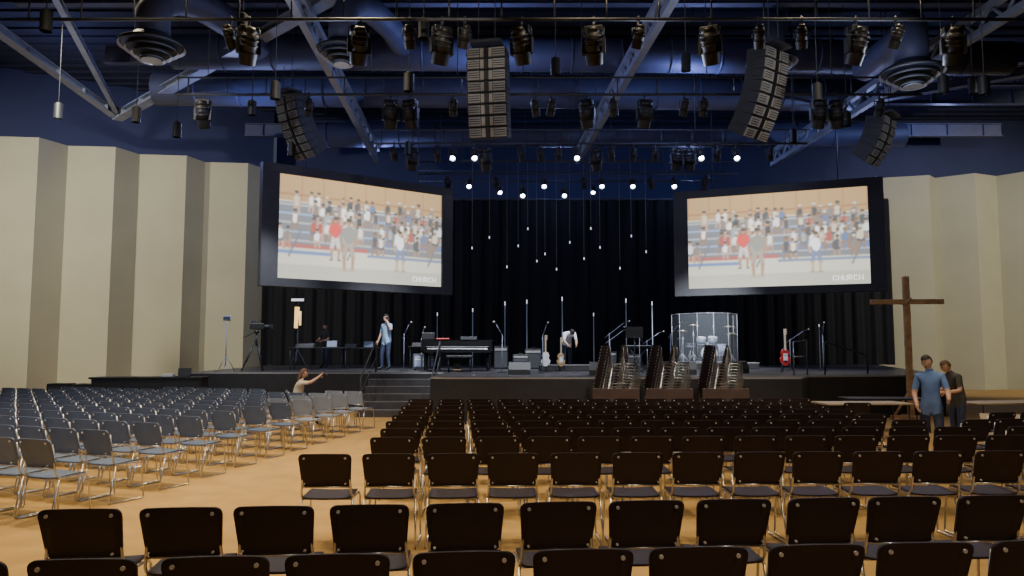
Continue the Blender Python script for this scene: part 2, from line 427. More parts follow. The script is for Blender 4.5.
def screen_img_mesh(W, H):
    vs = []; fs = []; buf = []
    for j in range(GH+1):
        for i in range(GW+1): vs.append((-W/2+W*i/GW, 0, -H/2+H*j/GH))
    for j in range(GH):
        for i in range(GW):
            a0 = j*(GW+1)+i; fs.append((a0, a0+1, a0+GW+2, a0+GW+1)); c = img[j][i]
            c2 = (.10+c[0]**1.6*.98, .105+c[1]**1.6*1.02, .09+c[2]**1.6*1.0, 1)
            for _ in range(4): buf.extend(c2)
    me = bpy.data.meshes.new('screen_picture'); me.from_pydata(vs, [], fs)
    at = me.color_attributes.new('pic', 'FLOAT_COLOR', 'CORNER')
    at.data.foreach_set('color', buf); me.materials.append(sm); return me
def screen(loc, rz, W, H, l, r, t, bt):
    e = bpy.data.objects.new('projection_screen', None); COL.objects.link(e); e.location = loc; e.rotation_euler = (0, 0, rz)
    b = MB()
    b.box(((r-l)/2, .16, (t-bt)/2), (W+l+r, .2, H+t+bt), 'frame')
    b.box(((r-l)/2, .02, H/2+t/2), (W+l+r, .12, t), 'frame', bevel=.01); b.box(((r-l)/2, .02, -H/2-bt/2), (W+l+r, .12, bt), 'frame', bevel=.01)
    b.box((-W/2-l/2, .02, 0), (l, .12, H), 'frame'); b.box((W/2+r/2, .02, 0), (r, .12, H), 'frame')
    for sx in (-W*.35, W*.35): b.cyl((sx, .2, H/2+t), (sx, .2, CT-loc[2]), .025, 'steel')
    o = b.obj('screen_frame'); o.parent = e
    p = place(screen_img_mesh(W, H), 'screen_picture', (0, .05, 0)); p.parent = e
screen((-5.04, 25.96, 5.83), R(36.3), 6.1, 3.4, .55, .45, .3, .28)
screen((9.52, 27.3, 5.83), R(-21.9), 6.2, 3.42, .52, .50, .3, .28)

# ------------------------------------------------------------------ roof steel
def truss(name, p0, p1, depth, n, k='steel', r=.07):
    b = MB(); p0 = Vector(p0); p1 = Vector(p1); up = Vector((0, 0, depth))
    d = (p1-p0); L = d.length; mid = (p0+p1)/2
    rot = d.to_track_quat('X', 'Z').to_matrix()
    b.box(mid, (L, r*2.2, r*2), k, rot=rot); b.box(mid+up, (L, r*2.2, r*2), k, rot=rot)
    for i in range(n):
        q0 = p0+d*(i/n); q1 = p0+d*((i+.5)/n); q2 = p0+d*((i+1)/n)
        b.cyl(q0, q1+up, r*.55, k, n=6); b.cyl(q1+up, q2, r*.55, k, n=6)
    return b.obj(name)
def ibeam(name, p0, p1, w, h, k='steel2'):
    b = MB(); p0 = Vector(p0); p1 = Vector(p1); d = p1-p0; L = d.length; mid = (p0+p1)/2; rot = d.to_track_quat('X', 'Z').to_matrix()
    b.box(mid, (L, w, .03), k, rot=rot); b.box(mid+Vector((0, 0, h)), (L, w, .03), k, rot=rot); b.box(mid+Vector((0, 0, h/2)), (L, .03, h), k, rot=rot)
    n = int(L/1.6)
    for i in range(n):
        b.box(p0+d*((i+.5)/n)+Vector((0, 0, h/2)), (.03, w*.9, h), k, rot=rot)
    return b.obj(name)
ibeam('roof_beam', (-14.6, 27.5, 10.3), (-3.8, 17.3, 10.3), .36, .22)
ibeam('roof_beam', (-14.6, 27.3, 10.35), (-13.6, 17, 10.35), .28, .2)
ibeam('roof_beam', (-14.4, 27.1, 10.4), (-10.5, 16, 10.4), .16, .16)
truss('roof_truss', (-5.5, 30.5, 9.5), (-4.8, 15, 9.5), .5, 16, 'steel2', .085)
truss('roof_truss', (2.7, 30.5, 9.5), (3.6, 15, 9.5), .5, 16, 'steel2', .085)
truss('roof_truss', (10.8, 31, 9.5), (11.5, 15, 9.5), .5, 16, 'steel2', .085)
ibeam('roof_beam', (11.2, 26.3, 10.3), (20, 20, 10.3), .3, .25, 'steel')
for Y, z in [(20, 11.2), (24.5, 11.3), (29, 11.4), (33.5, 11.4)]:
    ibeam('roof_joist', (-13.5 if Y < 33 else -12, Y, z), (22, Y, z), .25, .55, 'steel')
truss('roof_joist', (-12, 26.5, 11.3), (22, 26.5, 11.3), .7, 26, 'steel', .05)
def pipe(name, Y, z, x0, x1):
    b = MB(); b.cyl((x0, Y, z), (x1, Y, z), .035, 'dgrey', n=8); b.cyl((x0, Y, z+.45), (x1, Y, z+.45), .025, 'dgrey', n=8)
    x = x0+.3
    while x < x1:
        b.cyl((x, Y, z), (x, Y, z+.45), .018, 'dgrey', n=6); x += 1.0
    x = x0+.8
    while x < x1:
        b.cyl((x, Y, z+.45), (x, Y, CT), .012, 'dgrey', n=6); x += 3.2
    return b.obj(name)
pipe('lighting_pipe', 14, 8.1, -9.5, 9.6); pipe('lighting_pipe', 19, 8.35, -8.6, 10.5)
pipe('lighting_pipe', 24, 8.45, -4.5, 9.5); pipe('lighting_pipe', 28, 8.4, -3.5, 8.5); pipe('lighting_pipe', 31.5, 8.9, -4, 9)
def duct(name, pts, r, k='duct'):
    b = MB(); b.tube(pts, r, k, 20)
    for i in range(len(pts)-1):
        p = Vector(pts[i]); q = Vector(pts[i+1]); L = (q-p).length
        for t in range(1, int(L/1.5)+1):
            c = p+(q-p)*(t/(int(L/1.5)+1)); d = (q-p).normalized()*.03
            b.cyl(c-d, c+d, r*1.04, k, n=20)
    return b.obj(name)
duct('air_duct', [(-12, 25, 10.6), (12, 25.6, 10.6)], .55); duct('air_duct', [(-10, 21.8, 10.6), (15, 22.3, 10.6)], .5)
duct('air_duct', [(-9, 30.5, 10.6), (16, 30.5, 10.6)], .5)
def diffuser(loc, r):
    b = MB()
    for i in range(4):
        r0 = r*(.35+.22*i); r1 = r*(.48+.22*i); z = .10*i-.05
        b.cyl((0, 0, z-.03), (0, 0, z+.06), r1, 'ductl', r1=r0, n=28, caps=False)
        b.cyl((0, 0, z+.02), (0, 0, z+.05), r1*.98, 'black', n=28)
    b.cyl((0, 0, -.09), (0, 0, -.06), r*.33, 'ductl', n=24)
    b.cyl((0, 0, .25), (0, 0, .5), r*1.0, 'duct', r1=r*.62, n=28)
    b.tube([(0, 0, .45), (0, 0, 1.0), (.08, .15, 1.35), (.25, .5, 1.6), (.5, 1.0, 1.75), (.8, 2.4, 1.85), (.9, 4.2, 1.95)], r*.6, 'duct', 18)
    b.obj('air_diffuser', loc)
diffuser((-8.05, 16.5, 8.35), .62); diffuser((-4.1, 17.8, 8.75), .55); diffuser((9.3, 17.2, 8.0), .62); diffuser((7.1, 20.2, 9.4), .6)

# ------------------------------------------------------------------ lighting fixtures
def fixture(lit, big=False, aim=-1):
    b = MB()
    b.tube([(0, 0, .02), (-.03, 0, .05), (0, 0, .08), (.04, 0, .03), (0, 0, -.06)], .018, 'dgrey')
    b.cyl((0, 0, -.03), (0, 0, -.16), .025, 'dgrey')
    s = 1.25 if big else .8
    b.tube([(-.16*s, 0, -.42*s), (-.16*s, 0, -.16), (.16*s, 0, -.16), (.16*s, 0, -.42*s)], .014, 'dgrey', 6)
    c = Vector((0, 0, -.44*s)); d = Vector((0, (.62 if lit else .42)*aim, -.8)).normalized()
    b.cyl(c-d*.24*s, c+d*.06*s, .11*s, 'black', r1=.13*s, n=16); b.cyl(c-d*.32*s, c-d*.24*s, .07*s, 'black', r1=.11*s, n=16)
    b.cyl(c+d*.06*s, c+d*.24*s, .14*s, 'black', r1=.125*s, n=16, caps=False); b.cyl(c+d*.07*s, c+d*.21*s, .085*s, 'lens' if lit else 'lensoff', n=16)
    for i in range(3): b.cyl(c-d*(.2-.07*i)*s, c-d*(.18-.07*i)*s, .135*s, 'dgrey', n=16)
    if big:
        b.box((0, 0, -.2), (.36, .22, .13), 'black', bevel=.02)
        b.box((.19, .02, -.5), (.06, .12, .3), 'black'); b.box((-.19, .02, -.5), (.06, .12, .3), 'black')
    return b.mesh('stage_spotlight')
FL, FO, FB = fixture(True), fixture(False, aim=1), fixture(False, True, 1)
def fx(me, name, x, y, z, rz=None):
    return place(me, name, (x, y, z), random.uniform(-.5, .5) if rz is None else rz)
for x in (-5.0, -2.9, -1.33, .18, 1.55, 3.76, 6.54, 8.38): fx(FB, 'moving_head_light', x, 14, 8.08)
for x in (-5.35, -1.95, -.9, 2.4, 4.7, 5.5, 7.3): fx(FO, 'stage_spotlight', x, 14, 8.08)
for x in (-7.9, -3.1, -2.6, 1.9, 3.4, 7.85, 8.3): fx(FB, 'moving_head_light', x, 19, 8.33)
for x in (-5.2, -1.5, -.6, .6, 1.0, 2.6, 4.4, 4.9, 6.5, 9.4): fx(FO, 'stage_spotlight', x, 19, 8.33)
for x in (-3.2, -.85, 2.7, 5.3, 5.7): fx(FB, 'moving_head_light', x, 24, 8.43)
for x in (-3.8, -2.4, .3, .9, 1.5, 3.2, 3.9, 4.6, 6.6, 8.3): fx(FO, 'stage_spotlight', x, 24, 8.43)
for x in (-1.9, -1.2, 2.08, 6.06, 7.2): fx(FL, 'stage_spotlight', x, 24, 8.43, 0)
for x in (-1.6, .4, 1.2, 1.95, 3.35, 4.5, 6.04): fx(FL, 'stage_spotlight', x, 28, 8.38-(.35 if x in (.4, 1.95) else 0), 0)
for x in (-2.4, -.6, 2.7, 5.2, 7.2): fx(FO, 'stage_spotlight', x, 28, 8.38)
for x in (-.5, 3.4): fx(FL, 'stage_spotlight', x, 31.5, 8.88, 0)
b = MB()
b.cyl((0, 0, 0), (0, 0, -.38), .11, 'black', n=16, caps=False); b.cyl((0, 0, 0), (0, 0, .05), .11, 'black', r1=.04, n=16); b.cyl((0, 0, -.2), (0, 0, -.22), .1, 'lensoff', n=16)
b.cyl((0, 0, .05), (0, 0, 4.6), .01, 'dgrey', n=6)
PD = b.mesh('pendant_downlight')
for p in [(-8.8, 13.9, 8.2), (-5.3, 14.5, 8.4), (-1.75, 14.6, 8.35), (-7.0, 20, 8.5), (-9.6, 19, 8.0), (4.0, 17, 8.6), (-5.3, 16.6, 7.8), (11.2, 18, 8.4), (10.2, 16, 7.7), (9.6, 16.5, 7.9), (-3.2, 23, 8.2), (1.0, 17, 8.5), (7.0, 17, 7.9), (-11.6, 19, 8.1), (-9.0, 20, 7.9), (-2.2, 15.8, 7.7), (-6.5, 22, 7.9), (8.3, 22, 8.3), (9.0, 20, 8.2)]:
    place(PD, 'pendant_downlight', p)

# ------------------------------------------------------------------ line arrays
def array(loc, yaw, n, w, h, th0, th1, light=True):
    b = MB(); p = Vector((0, 0, 0))
    b.box((0, .1, .1), (w*.8, .5, .06), 'dgrey'); b.cyl((-.2, .1, .1), (-.2, .1, CT-loc[2]), .012, 'dgrey'); b.cyl((.2, .1, .1), (.2, .1, CT-loc[2]), .012, 'dgrey')
    for i in range(n):
        th = R(th0+(th1-th0)*i/(n-1))
        dn = Vector((0, math.sin(th), -math.cos(th))); bk = Vector((0, math.cos(th), math.sin(th)))
        c = p+dn*h/2
        rot = Matrix.Rotation(th, 3, 'X')
        b.box(c+bk*.27, (w, .5, h*.94), 'cab', rot=rot, bevel=.012)
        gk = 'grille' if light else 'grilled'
        for sx in (-1, 1):
            b.box(c+Vector((sx*w*.32, 0, 0)), (w*.3, .04, h*.76), gk, rot=rot)
            b.box(c+Vector((sx*w*.105, 0, 0))+bk*.01, (w*.09, .03, h*.76), gk, rot=rot)
            for kk in (-.2, 0, .2):
                b.box(c+dn*h*kk+Vector((sx*w*.32, 0, 0))-bk*.022, (w*.28, .008, .02), 'cab', rot=rot)
            b.box(c+Vector((sx*(w/2+.012), 0, 0))+bk*.2, (.02, .3, h*.3), 'dgrey', rot=rot)
        b.box(c-bk*.005, (w*.1, .05, h*.8), 'black', rot=rot)
        p = p+dn*h
    return b.obj('line_array_speaker', loc, R(yaw))
array((-.62, 17.5, 9.0), -10, 8, .95, .27, 2, 14)
array((6.3, 17.5, 8.95), 38, 8, .95, .275, 4, 34)
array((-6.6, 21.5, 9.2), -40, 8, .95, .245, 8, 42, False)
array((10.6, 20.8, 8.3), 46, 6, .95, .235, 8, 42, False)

b = MB()
for x, y, z in [(-.9, 30, 6.3), (-.2, 29.8, 5.1), (.25, 30.3, 6.0), (.63, 30, 6.65), (1.0, 30.4, 5.4), (1.3, 29.7, 5.6), (1.78, 30.2, 5.05), (2.3, 30, 6.1), (2.9, 30.4, 5.5), (3.1, 29.6, 6.6), (3.5, 30, 5.9), (4.3, 30.1, 5.08), (4.8, 30.3, 6.4), (-1.6, 30.2, 5.9), (5.3, 29.8, 5.7)]:
    b.cyl((x, y, z+.1), (x, y, 9.4), .008, 'nosing', n=5); b.cyl((x, y, z+.05), (x, y, z+.16), .022, 'black', n=8); b.sph((x, y, z), .024, 'bulb', 8, (1, 1, 2.6))
b.cyl((-2, 30, 9.4), (6, 30, 9.4), .04, 'dgrey')
for x in (-2, 2, 6): b.cyl((x, 30, 9.4), (x, 30, CT), .02, 'dgrey')
b.obj('hanging_bulb_lights')
b = MB()
b.cyl((0, 0, 0), (0, 0, .03), .14, 'black', n=16); b.cyl((0, 0, .03), (0, 0, 2.5), .018, 'ductl', n=8); b.cyl((0, 0, 2.5), (0, 0, 2.66), .02, 'bulb', n=8)
LS = b.mesh('light_stick')
for x, y, s in [(-1.5, 29, .85), (-.27, 29, .95), (.57, 29.2, .98), (1.95, 29.5, 1.03), (4.4, 29.3, 1.0), (5.35, 29, .95), (3.2, 29.8, .8), (-2.9, 29.5, .8), (10.9, 27, .6)]:
    place(LS, 'light_stick', (x, y, SZ), 0, s)

# ------------------------------------------------------------------ stage gear
def mic_stand(x, y, z, h=1.5, rz=0, boom=True):
    b = MB(); b.cyl((0, 0, 0), (0, 0, .02), .13, 'black', n=16); b.cyl((0, 0, .02), (0, 0, h*.8), .012, 'steel2', n=8)
    b.cyl((0, .15, h*.7), (0, -.45, h), .009, 'steel2', n=6); b.cyl((0, -.45, h), (0, -.60, h+.05), .016, 'black', n=8); b.sph((0, -.63, h+.06), .03, 'grille', 8)
    return b.obj('microphone_stand', (x, y, z), rz)
for a_ in [(-3.5, 24.7, SZ, 1.5, .5), (-.3, 23.2, SZ, 1.45, -.4), (.9, 22.3, SZ, 1.4, .2), (3.0, 23.5, SZ, 1.5, 1.2), (4.1, 24.5, SZ, 1.35, -1), (5.2, 25, SZ, 1.5, .4), (9.3, 25.5, SZ, 1.3, .9), (2.9, 22.6, SZ, 1.25, 2.0), (10.2, 25, SZ, 1.5, -.3), (-3.2, 26.9, SZ, 1.4, .3), (5.0, 28.2, SZ, 1.3, 1.1)]:
    mic_stand(*a_)
def guitar(x, y, body, rz=0, s=1.0):
    b = MB(); out = []
    for i in range(36):
        t = 2*math.pi*i/36; c, s_ = math.cos(t), math.sin(t)
        xx = c*(.165 if s_ < 0 else .14)*(1-.30*math.exp(-((s_-.12)/.22)**2))
        out.append((xx, -.02, .42+.24*s_))
    b.plate(out, (0, .05, 0), body)
    b.box((0, -.03, .42), (.12, .012, .2), 'white'); b.box((0, -.035, .34), (.07, .015, .02), 'bolt'); b.box((0, -.035, .48), (.07, .015, .02), 'bolt')
    b.box((0, -.02, .83), (.045, .03, .45), 'sunb'); b.box((.01, -.015, 1.12), (.075, .02, .16), 'sunb', bevel=.008)
    for i in range(3): b.cyl((.045, -.01, 1.07+.05*i), (.075, -.01, 1.07+.05*i), .008, 'bolt', n=6)
    b.tube([(0, .14, .0+.01), (0, .05, .5), (0, .04, .72)], .012, 'black'); b.tube([(-.2, -.14, .01), (0, .06, .42), (.2, -.14, .01)], .012, 'black')
    b.tube([(-.1, -.10, .20), (-.1, .03, .17), (.1, .03, .17), (.1, -.10, .20)], .010, 'black')
    return b.obj('electric_guitar', (x, y, SZ), rz, s)
guitar(8.3, 23.2, 'red', .15, 1.1); guitar(1.05, 23.8, 'white', -.1, .95); guitar(1.55, 24.2, 'wood', .3, .9)
b = MB()
out = [(-1.1, -.45), (1.05, -.45), (1.1, -.1), (1.05, .35), (.75, .65), (.3, .72), (-.2, .78), (-.5, 1.05), (-.8, 1.2), (-1.1, 1.1)]
b.prism(out, .58, .94, 'blackg'); b.prism([(x*1.02, y*1.02+.02) for x, y in out[2:]]+[(-1.12, -.1)], .945, .97, 'blackg')
b.box((0, -.58, .63), (2.0, .28, .10), 'blackg', bevel=.01); b.box((0, -.6, .70), (1.8, .16, .03), 'white')
for i in range(36):
    if i % 7 not in (2, 6): b.box((-.87+.05*i, -.56, .722), (.022, .09, .02), 'black')
b.box((-1.02, -.58, .72), (.08, .28, .16), 'blackg'); b.box((1.0, -.58, .72), (.08, .28, .16), 'blackg')
b.box((0, -.455, .83), (1.95, .02, .2), 'blackg'); b.box((0, -.47, .76), (1.9, .012, .015), 'nosing')
b.box((-.45, -.1, 1.0), (.42, .25, .05), 'red', bevel=.02); b.box((.35, -.25, 1.02), (.5, .2, .10), 'dgrey', bevel=.01)
b.box((-.9, .1, 1.09), (.4, .25, .22), 'black', bevel=.02)
for lx, ly in ((-.95, -.4), (.95, -.4), (-.7, .85)): b.cyl((lx, ly, .04), (lx, ly, .60), .05, 'blackg', r1=.08, n=12); b.cyl((lx-.02, ly, .035), (lx+.02, ly, .035), .035, 'brass', n=12)
b.box((0, -.35, .30), (.2, .05, .5), 'blackg'); b.box((0, -.42, .06), (.24, .14, .03), 'brass')
b.obj('grand_piano', (-1.75, 24.4, SZ), R(4), 1.03)
b = MB(); b.box((0, 0, .48), (.8, .35, .08), 'black', bevel=.02)
for sx in (-.33, .33):
    for sy in (-.12, .12): b.cyl((sx, sy, 0), (sx, sy, .44), .02, 'blackg', n=8)
b.obj('piano_bench', (-1.6, 23.3, SZ))
b = MB(); b.box((0, 0, .3), (.9, .45, .5), 'dgrey', bevel=.02)
for i in range(3): b.box((-.28+.28*i, -.23, .3), (.22, .02, .36), 'steel2', bevel=.008); b.box((-.28+.28*i, -.245, .36), (.18, .012, .03), 'white')
for sx in (-.38, .38):
    for sy in (-.15, .15): b.sph((sx, sy, .03), .03, 'black', 8)
b.obj('equipment_rack', (-2.9, 25.9, SZ), R(2))
b = MB(); b.box((0, 0, .92), (1.3, .32, .1), 'black', bevel=.02); b.box((0, -.08, .975), (1.15, .14, .02), 'white')
for i in range(24):
    if i % 7 not in (2, 6): b.box((-.55+.048*i, -.05, .99), (.02, .08, .015), 'black')
for sy in (-.1, .1):
    b.cyl((-.4, sy, .02), (.4, sy, .87), .018, 'dgrey'); b.cyl((.4, sy, .02), (-.4, sy, .87), .018, 'dgrey')
for sx in (-.4, .4): b.cyl((sx, -.22, .02), (sx, .22, .02), .018, 'dgrey'); b.cyl((sx, -.16, .87), (sx, .16, .87), .015, 'dgrey')
b.obj('stage_keyboard', (4.3, 26.2, SZ), .3, .85)
def amp(x, y, w, h, name='guitar_amplifier'):
    b = MB(); b.box((0, 0, h/2+.02), (w, .3, h), 'black', bevel=.015); b.box((0, -.155, h*.42), (w*.88, .01, h*.68), 'dgrey'); b.cyl((0, -.155, h*.42), (0, -.165, h*.42), min(w, h)*.3, 'cab', n=24)
    b.box((0, -.155, h*.88), (w*.88, .012, h*.12), 'nosing')
    for i in range(5): b.cyl((-w*.3+w*.15*i, -.16, h*.88), (-w*.3+w*.15*i, -.18, h*.88), .012, 'bolt', n=8)
    b.tube([(-.1, 0, h+.01), (-.08, 0, h+.06), (.08, 0, h+.06), (.1, 0, h+.01)], .01, 'black')
    for sx in (-1, 1):
        for sy in (-1, 1): b.cyl((sx*w*.4, sy*.11, 0), (sx*w*.4, sy*.11, .03), .02, 'black', n=8)
    b.obj(name, (x, y, SZ))
amp(.3, 26.6, .55, .5); amp(.75, 27.3, .6, .7); amp(3.5, 27.8, .6, .6); amp(4.4, 28.0, .65, .5); amp(-.4, 27.6, .5, .8)
def wedge(x, y, rz=0):
    b = MB(); pr = [(-.3, 0), (.22, 0), (.22, .14), (.12, .34), (0, .36), (-.3, .08)]
    b.plate([(-.3, -p[0], p[1]) for p in pr], (.6, 0, 0), 'black')
    b.box((0, .15, .215), (.5, .40, .02), 'dgrey', rot=(R(-43), 0, 0))
    b.obj('floor_monitor_wedge', (x, y, SZ), rz)
for x, y in ((.2, 21.2), (2.4, 20.6), (4.8, 21.3), (6.6, 22.5)): wedge(x, y, random.uniform(-.3, .3))
def music_stand(x, y, rz):
    b = MB(); b.cyl((0, 0, .1), (0, 0, 1.1), .014, 'black')
    for i in range(3):
        t = R(120*i+90); b.cyl((0, 0, .18), (.28*math.cos(t), .28*math.sin(t), .01), .009, 'black', n=6)
    b.box((0, -.03, 1.2), (.5, .015, .33), 'black', rot=(R(-20), 0, 0)); b.box((0, .04, 1.04), (.5, .06, .012), 'black')
    b.obj('music_stand', (x, y, SZ), rz)
music_stand(3.6, 22.4, 2.9)
b = MB()
b.cyl((0, -.35, .30), (0, .15, .30), .29, 'blackg', n=28); b.cyl((0, -.36, .30), (0, -.35, .30), .27, 'white', n=28); b.tube([(.29*math.cos(t*math.pi/12), -.355, .30+.29*math.sin(t*math.pi/12)) for t in range(24)], .018, 'bolt', 6, True)
def drum(c, r, h, tilt=0):
    c = Vector(c); d = Vector((0, math.sin(tilt), math.cos(tilt)))
    b.cyl(c-d*h/2, c+d*h/2, r, 'steel2', n=24); b.cyl(c+d*h/2, c+d*(h/2+.008), r*.97, 'white', n=24); b.cyl(c+d*(h/2-.01), c+d*(h/2+.012), r*1.03, 'bolt', n=24, caps=False)
    b.cyl(c-d*(h/2+.005), c-d*(h/2-.015), r*1.03, 'bolt', n=24, caps=False)
    for q in range(6):
        t = q*math.pi/3; o_ = Vector((math.cos(t)*r*1.02, math.sin(t)*r*1.02, 0)); b.cyl(c+o_-d*h*.4, c+o_+d*h*.4, .008, 'bolt', n=5)
drum((-.22, -.1, .78), .16, .22, -.3); drum((.2, -.1, .78), .17, .24, -.3); drum((.62, .35, .45), .22, .4); drum((-.5, .35, .62), .18, .14)
for lx, ly, r, h in ((-.85, .1, .22, 1.15), (.75, -.25, .25, 1.3), (-.55, -.3, .22, 1.35), (.98, .35, .26, 1.05), (-.8, .55, .18, .88)):
    b.cyl((lx, ly, .1), (lx, ly, h), .014, 'bolt', n=6)
    for i in range(3):
        t = R(120*i+20); b.cyl((lx, ly, .3), (lx+.24*math.cos(t), ly+.24*math.sin(t), .01), .011, 'bolt', n=6)
    b.cyl((lx-.00, ly, h-.03), (lx, ly, h+.03), r, 'brass', r1=.03, n=24); b.cyl((lx, ly, h+.02), (lx, ly, h+.05), .02, 'black', n=8)
for t in (0, 2.1, 4.2): b.cyl((.62+.2*math.cos(t), .35+.2*math.sin(t), .01), (.62+.22*math.cos(t), .35+.22*math.sin(t), .5), .012, 'bolt', n=6)
for t in (0, 2.1, 4.2): b.cyl((-.5+.2*math.cos(t), .35+.2*math.sin(t), .01), (-.5, .35, .5), .012, 'bolt', n=6)
b.cyl((0, -.1, .58), (0, -.1, .7), .02, 'bolt'); b.cyl((-.22, -.1, .7), (.2, -.1, .7), .015, 'bolt')
b.cyl((0, .8, .48), (0, .8, .56), .17, 'black', n=20); b.cyl((0, .8, .1), (0, .8, .48), .02, 'bolt')
for t in (0, 2.1, 4.2): b.cyl((0, .8, .25), (.22*math.cos(t), .8+.22*math.sin(t), .01), .012, 'bolt', n=6)
b.obj('drum_kit', (7.15, 28.0, SZ+.242))
b = MB()
pp = [(-1.15, .5), (-1.05, -.35), (-.55, -.95), (0.0, -1.1), (.55, -.95), (1.05, -.35), (1.15, .5)]
for i in range(6):
    p = Vector((*pp[i], 0)); q = Vector((*pp[i+1], 0)); d = q-p; a_ = math.atan2(d.y, d.x); c = (p+q)/2
    b.box((c.x, c.y, .88), (d.length*.97, .012, 1.72), 'acryl', rot=(0, 0, a_))
for p in pp: b.cyl((p[0], p[1], 0), (p[0], p[1], 1.75), .010, 'bolt', n=6)
for zz in (.02, 1.75): b.tube([(p[0], p[1], zz) for p in pp], .008, 'bolt')
b.obj('drum_shield', (7.15, 28.05, SZ+.245))
b = MB()
for i in range(3):
    t = R(120*i-90); b.cyl((0, 0, 1.1), (.42*math.cos(t), .42*math.sin(t), .02), .02, 'black', n=8); b.cyl((.12*math.cos(t), .12*math.sin(t), .75), (.3*math.cos(t), .3*math.sin(t), .3), .03, 'dgrey', n=8)
b.cyl((0, 0, .8), (0, 0, 1.25), .03, 'dgrey'); b.cyl((0, 0, 1.2), (0, 0, 1.3), .07, 'black', n=16); b.cyl((0, 0, 1.27), (-.35, -.4, 1.05), .012, 'dgrey', n=6)
b.box((0, 0, 1.42), (.16, .42, .2), 'black', bevel=.02); b.cyl((0, .2, 1.42), (0, .42, 1.42), .06, 'dgrey', n=16); b.box((0, .45, 1.42), (.16, .08, .13), 'black'); b.box((-.13, -.1, 1.52), (.05, .16, .12), 'dgrey'); b.tube([(0, -.15, 1.52), (0, -.12, 1.6), (0, .12, 1.6), (0, .15, 1.52)], .014, 'black')
b.obj('video_camera_tripod', (-8.05, 24.0, SZ), R(-70))
b = MB()
for i in range(3):
    t = R(120*i+30); b.cyl((0, 0, .5), (.3*math.cos(t), .3*math.sin(t), .01), .012, 'steel2', n=6)
b.cyl((0, 0, .2), (0, 0, 1.6), .016, 'steel2', n=8); b.box((0, 0, 1.68), (.26, .05, .16), 'shellg', bevel=.02); b.box((0, -.03, 1.68), (.2, .012, .11), 'lensoff')
b.obj('light_stand', (-9.0, 24.0, SZ), .2)
# work light: tall tripod stand, white flood head on top, yellow-lit tubular lamp below it
b = MB()
for i in range(3):
    t = R(120*i+30); b.cyl((0, 0, .7), (.4*math.cos(t), .4*math.sin(t), .01), .016, 'steel2', n=6)
b.cyl((0, 0, .3), (0, 0, 2.4), .022, 'steel2', n=8)
b.box((0, -.02, 2.45), (.5, .16, .13), 'dgrey', bevel=.02); b.box((0, -.11, 2.45), (.44, .012, .085), 'bulb')
b.cyl((-.06, -.06, 1.45), (-.02, -.06, 2.2), .06, 'warm', r1=.085, n=14); b.cyl((.09, -.05, 1.55), (.09, -.05, 2.05), .035, 'warm', n=12)
b.cyl((-.02, -.06, 2.2), (-.02, -.06, 2.3), .09, 'dgrey', r1=.03, n=14); b.cyl((-.07, -.06, 1.38), (-.06, -.06, 1.45), .07, 'dgrey', n=14)
b.obj('work_light_stand', (-7.6, 27.0, SZ))
def table(name, x, y, z0, w, d, h, top='black', rz=0, stuff=True):
    b = MB(); b.box((0, 0, h), (w, d, .035), top, bevel=.008)
    for sx in (-w/2+.06, w/2-.06):
        b.tube([(sx, -d/2+.08, .01), (sx, -d/2+.08, h-.02), (sx, d/2-.08, h-.02), (sx, d/2-.08, .01)], .015, 'dgrey')
    if stuff:
        b.box((-w*.25, 0, h+.08), (w*.3, .3, .12), 'grilled', bevel=.01, rot=(R(8), 0, 0)); b.box((w*.2, .05, h+.14), (.34, .02, .22), 'steel2', rot=(R(-12), 0, 0)); b.box((w*.2, -.1, h+.03), (.34, .22, .02), 'dgrey')
    return b.obj(name, (x, y, z0), rz)
table('tech_table', -6.6, 26.2, SZ, 2.0, .7, .75); table('tech_table', -5.6, 28.2, SZ, 1.4, .6, .75); table('tech_table', -3.2, 28.2, SZ, 1.2, .6, .8)
b = MB(); b.box((0, 0, .52), (2.9, .7, 1.04), 'fascia', bevel=.02); b.box((0, 0, 1.06), (3.0, .8, .05), 'black', bevel=.01)
for i in range(3): b.box((-.97+.97*i, -.36, .5), (.9, .02, .85), 'black', bevel=.005)
b.box((.9, 0, 1.2), (.35, .03, .24), 'black', rot=(R(-10), 0, 0)); b.box((.9, -.15, 1.1), (.35, .22, .02), 'dgrey'); b.box((.45, .05, 1.12), (.3, .2, .09), 'white', bevel=.02)
b.obj('control_desk', (-10.1, 21.4, 0), R(6))
for i, x in enumerate((-12.4, -13.3)):
    b = MB(); b.box((0, 0, .45), (.6, .55, .8), 'black', bevel=.03); b.box((0, -.285, .45), (.5, .01, .66), 'dgrey')
    for kx in range(4): b.box((0, -.295, .2+.16*kx), (.44, .01, .03), 'nosing')
    for sx in (-.22, .22):
        for sy in (-.2, .2): b.sph((sx, sy, .03), .03, 'black', 8)
    b.obj('road_case', (x, 22.3+i*.3, 0), .1)
table('folding_table', 7.2, 15.8, 0, 1.8, .75, .74, 'tan', R(4), False); table('folding_table', 8.4, 17.3, 0, 1.8, .75, .74, 'black', R(-3), False)
table('folding_table', 10.3, 16.0, 0, 1.8, .75, .74, 'tan', R(12), False)
b = MB(); b.box((0, 0, .38), (1.7, .05, .72), 'tan', rot=(R(-38), 0, 0), bevel=.01)
for sx in (-.7, .7): b.tube([(sx, .08, .48), (sx, .38, .02), (sx, .50, .30)], .014, 'chrome')
b.box((0, -.02, .1), (1.7, .03, .03), 'dgrey')
b.obj('folded_table', (9.3, 13.6, 0.0), R(-18))
b = MB(); b.box((0, 0, 1.9), (.15, .13, 3.75), 'wood', bevel=.015); b.box((0, -.02, 3.1), (1.85, .11, .13), 'wood', bevel=.015)
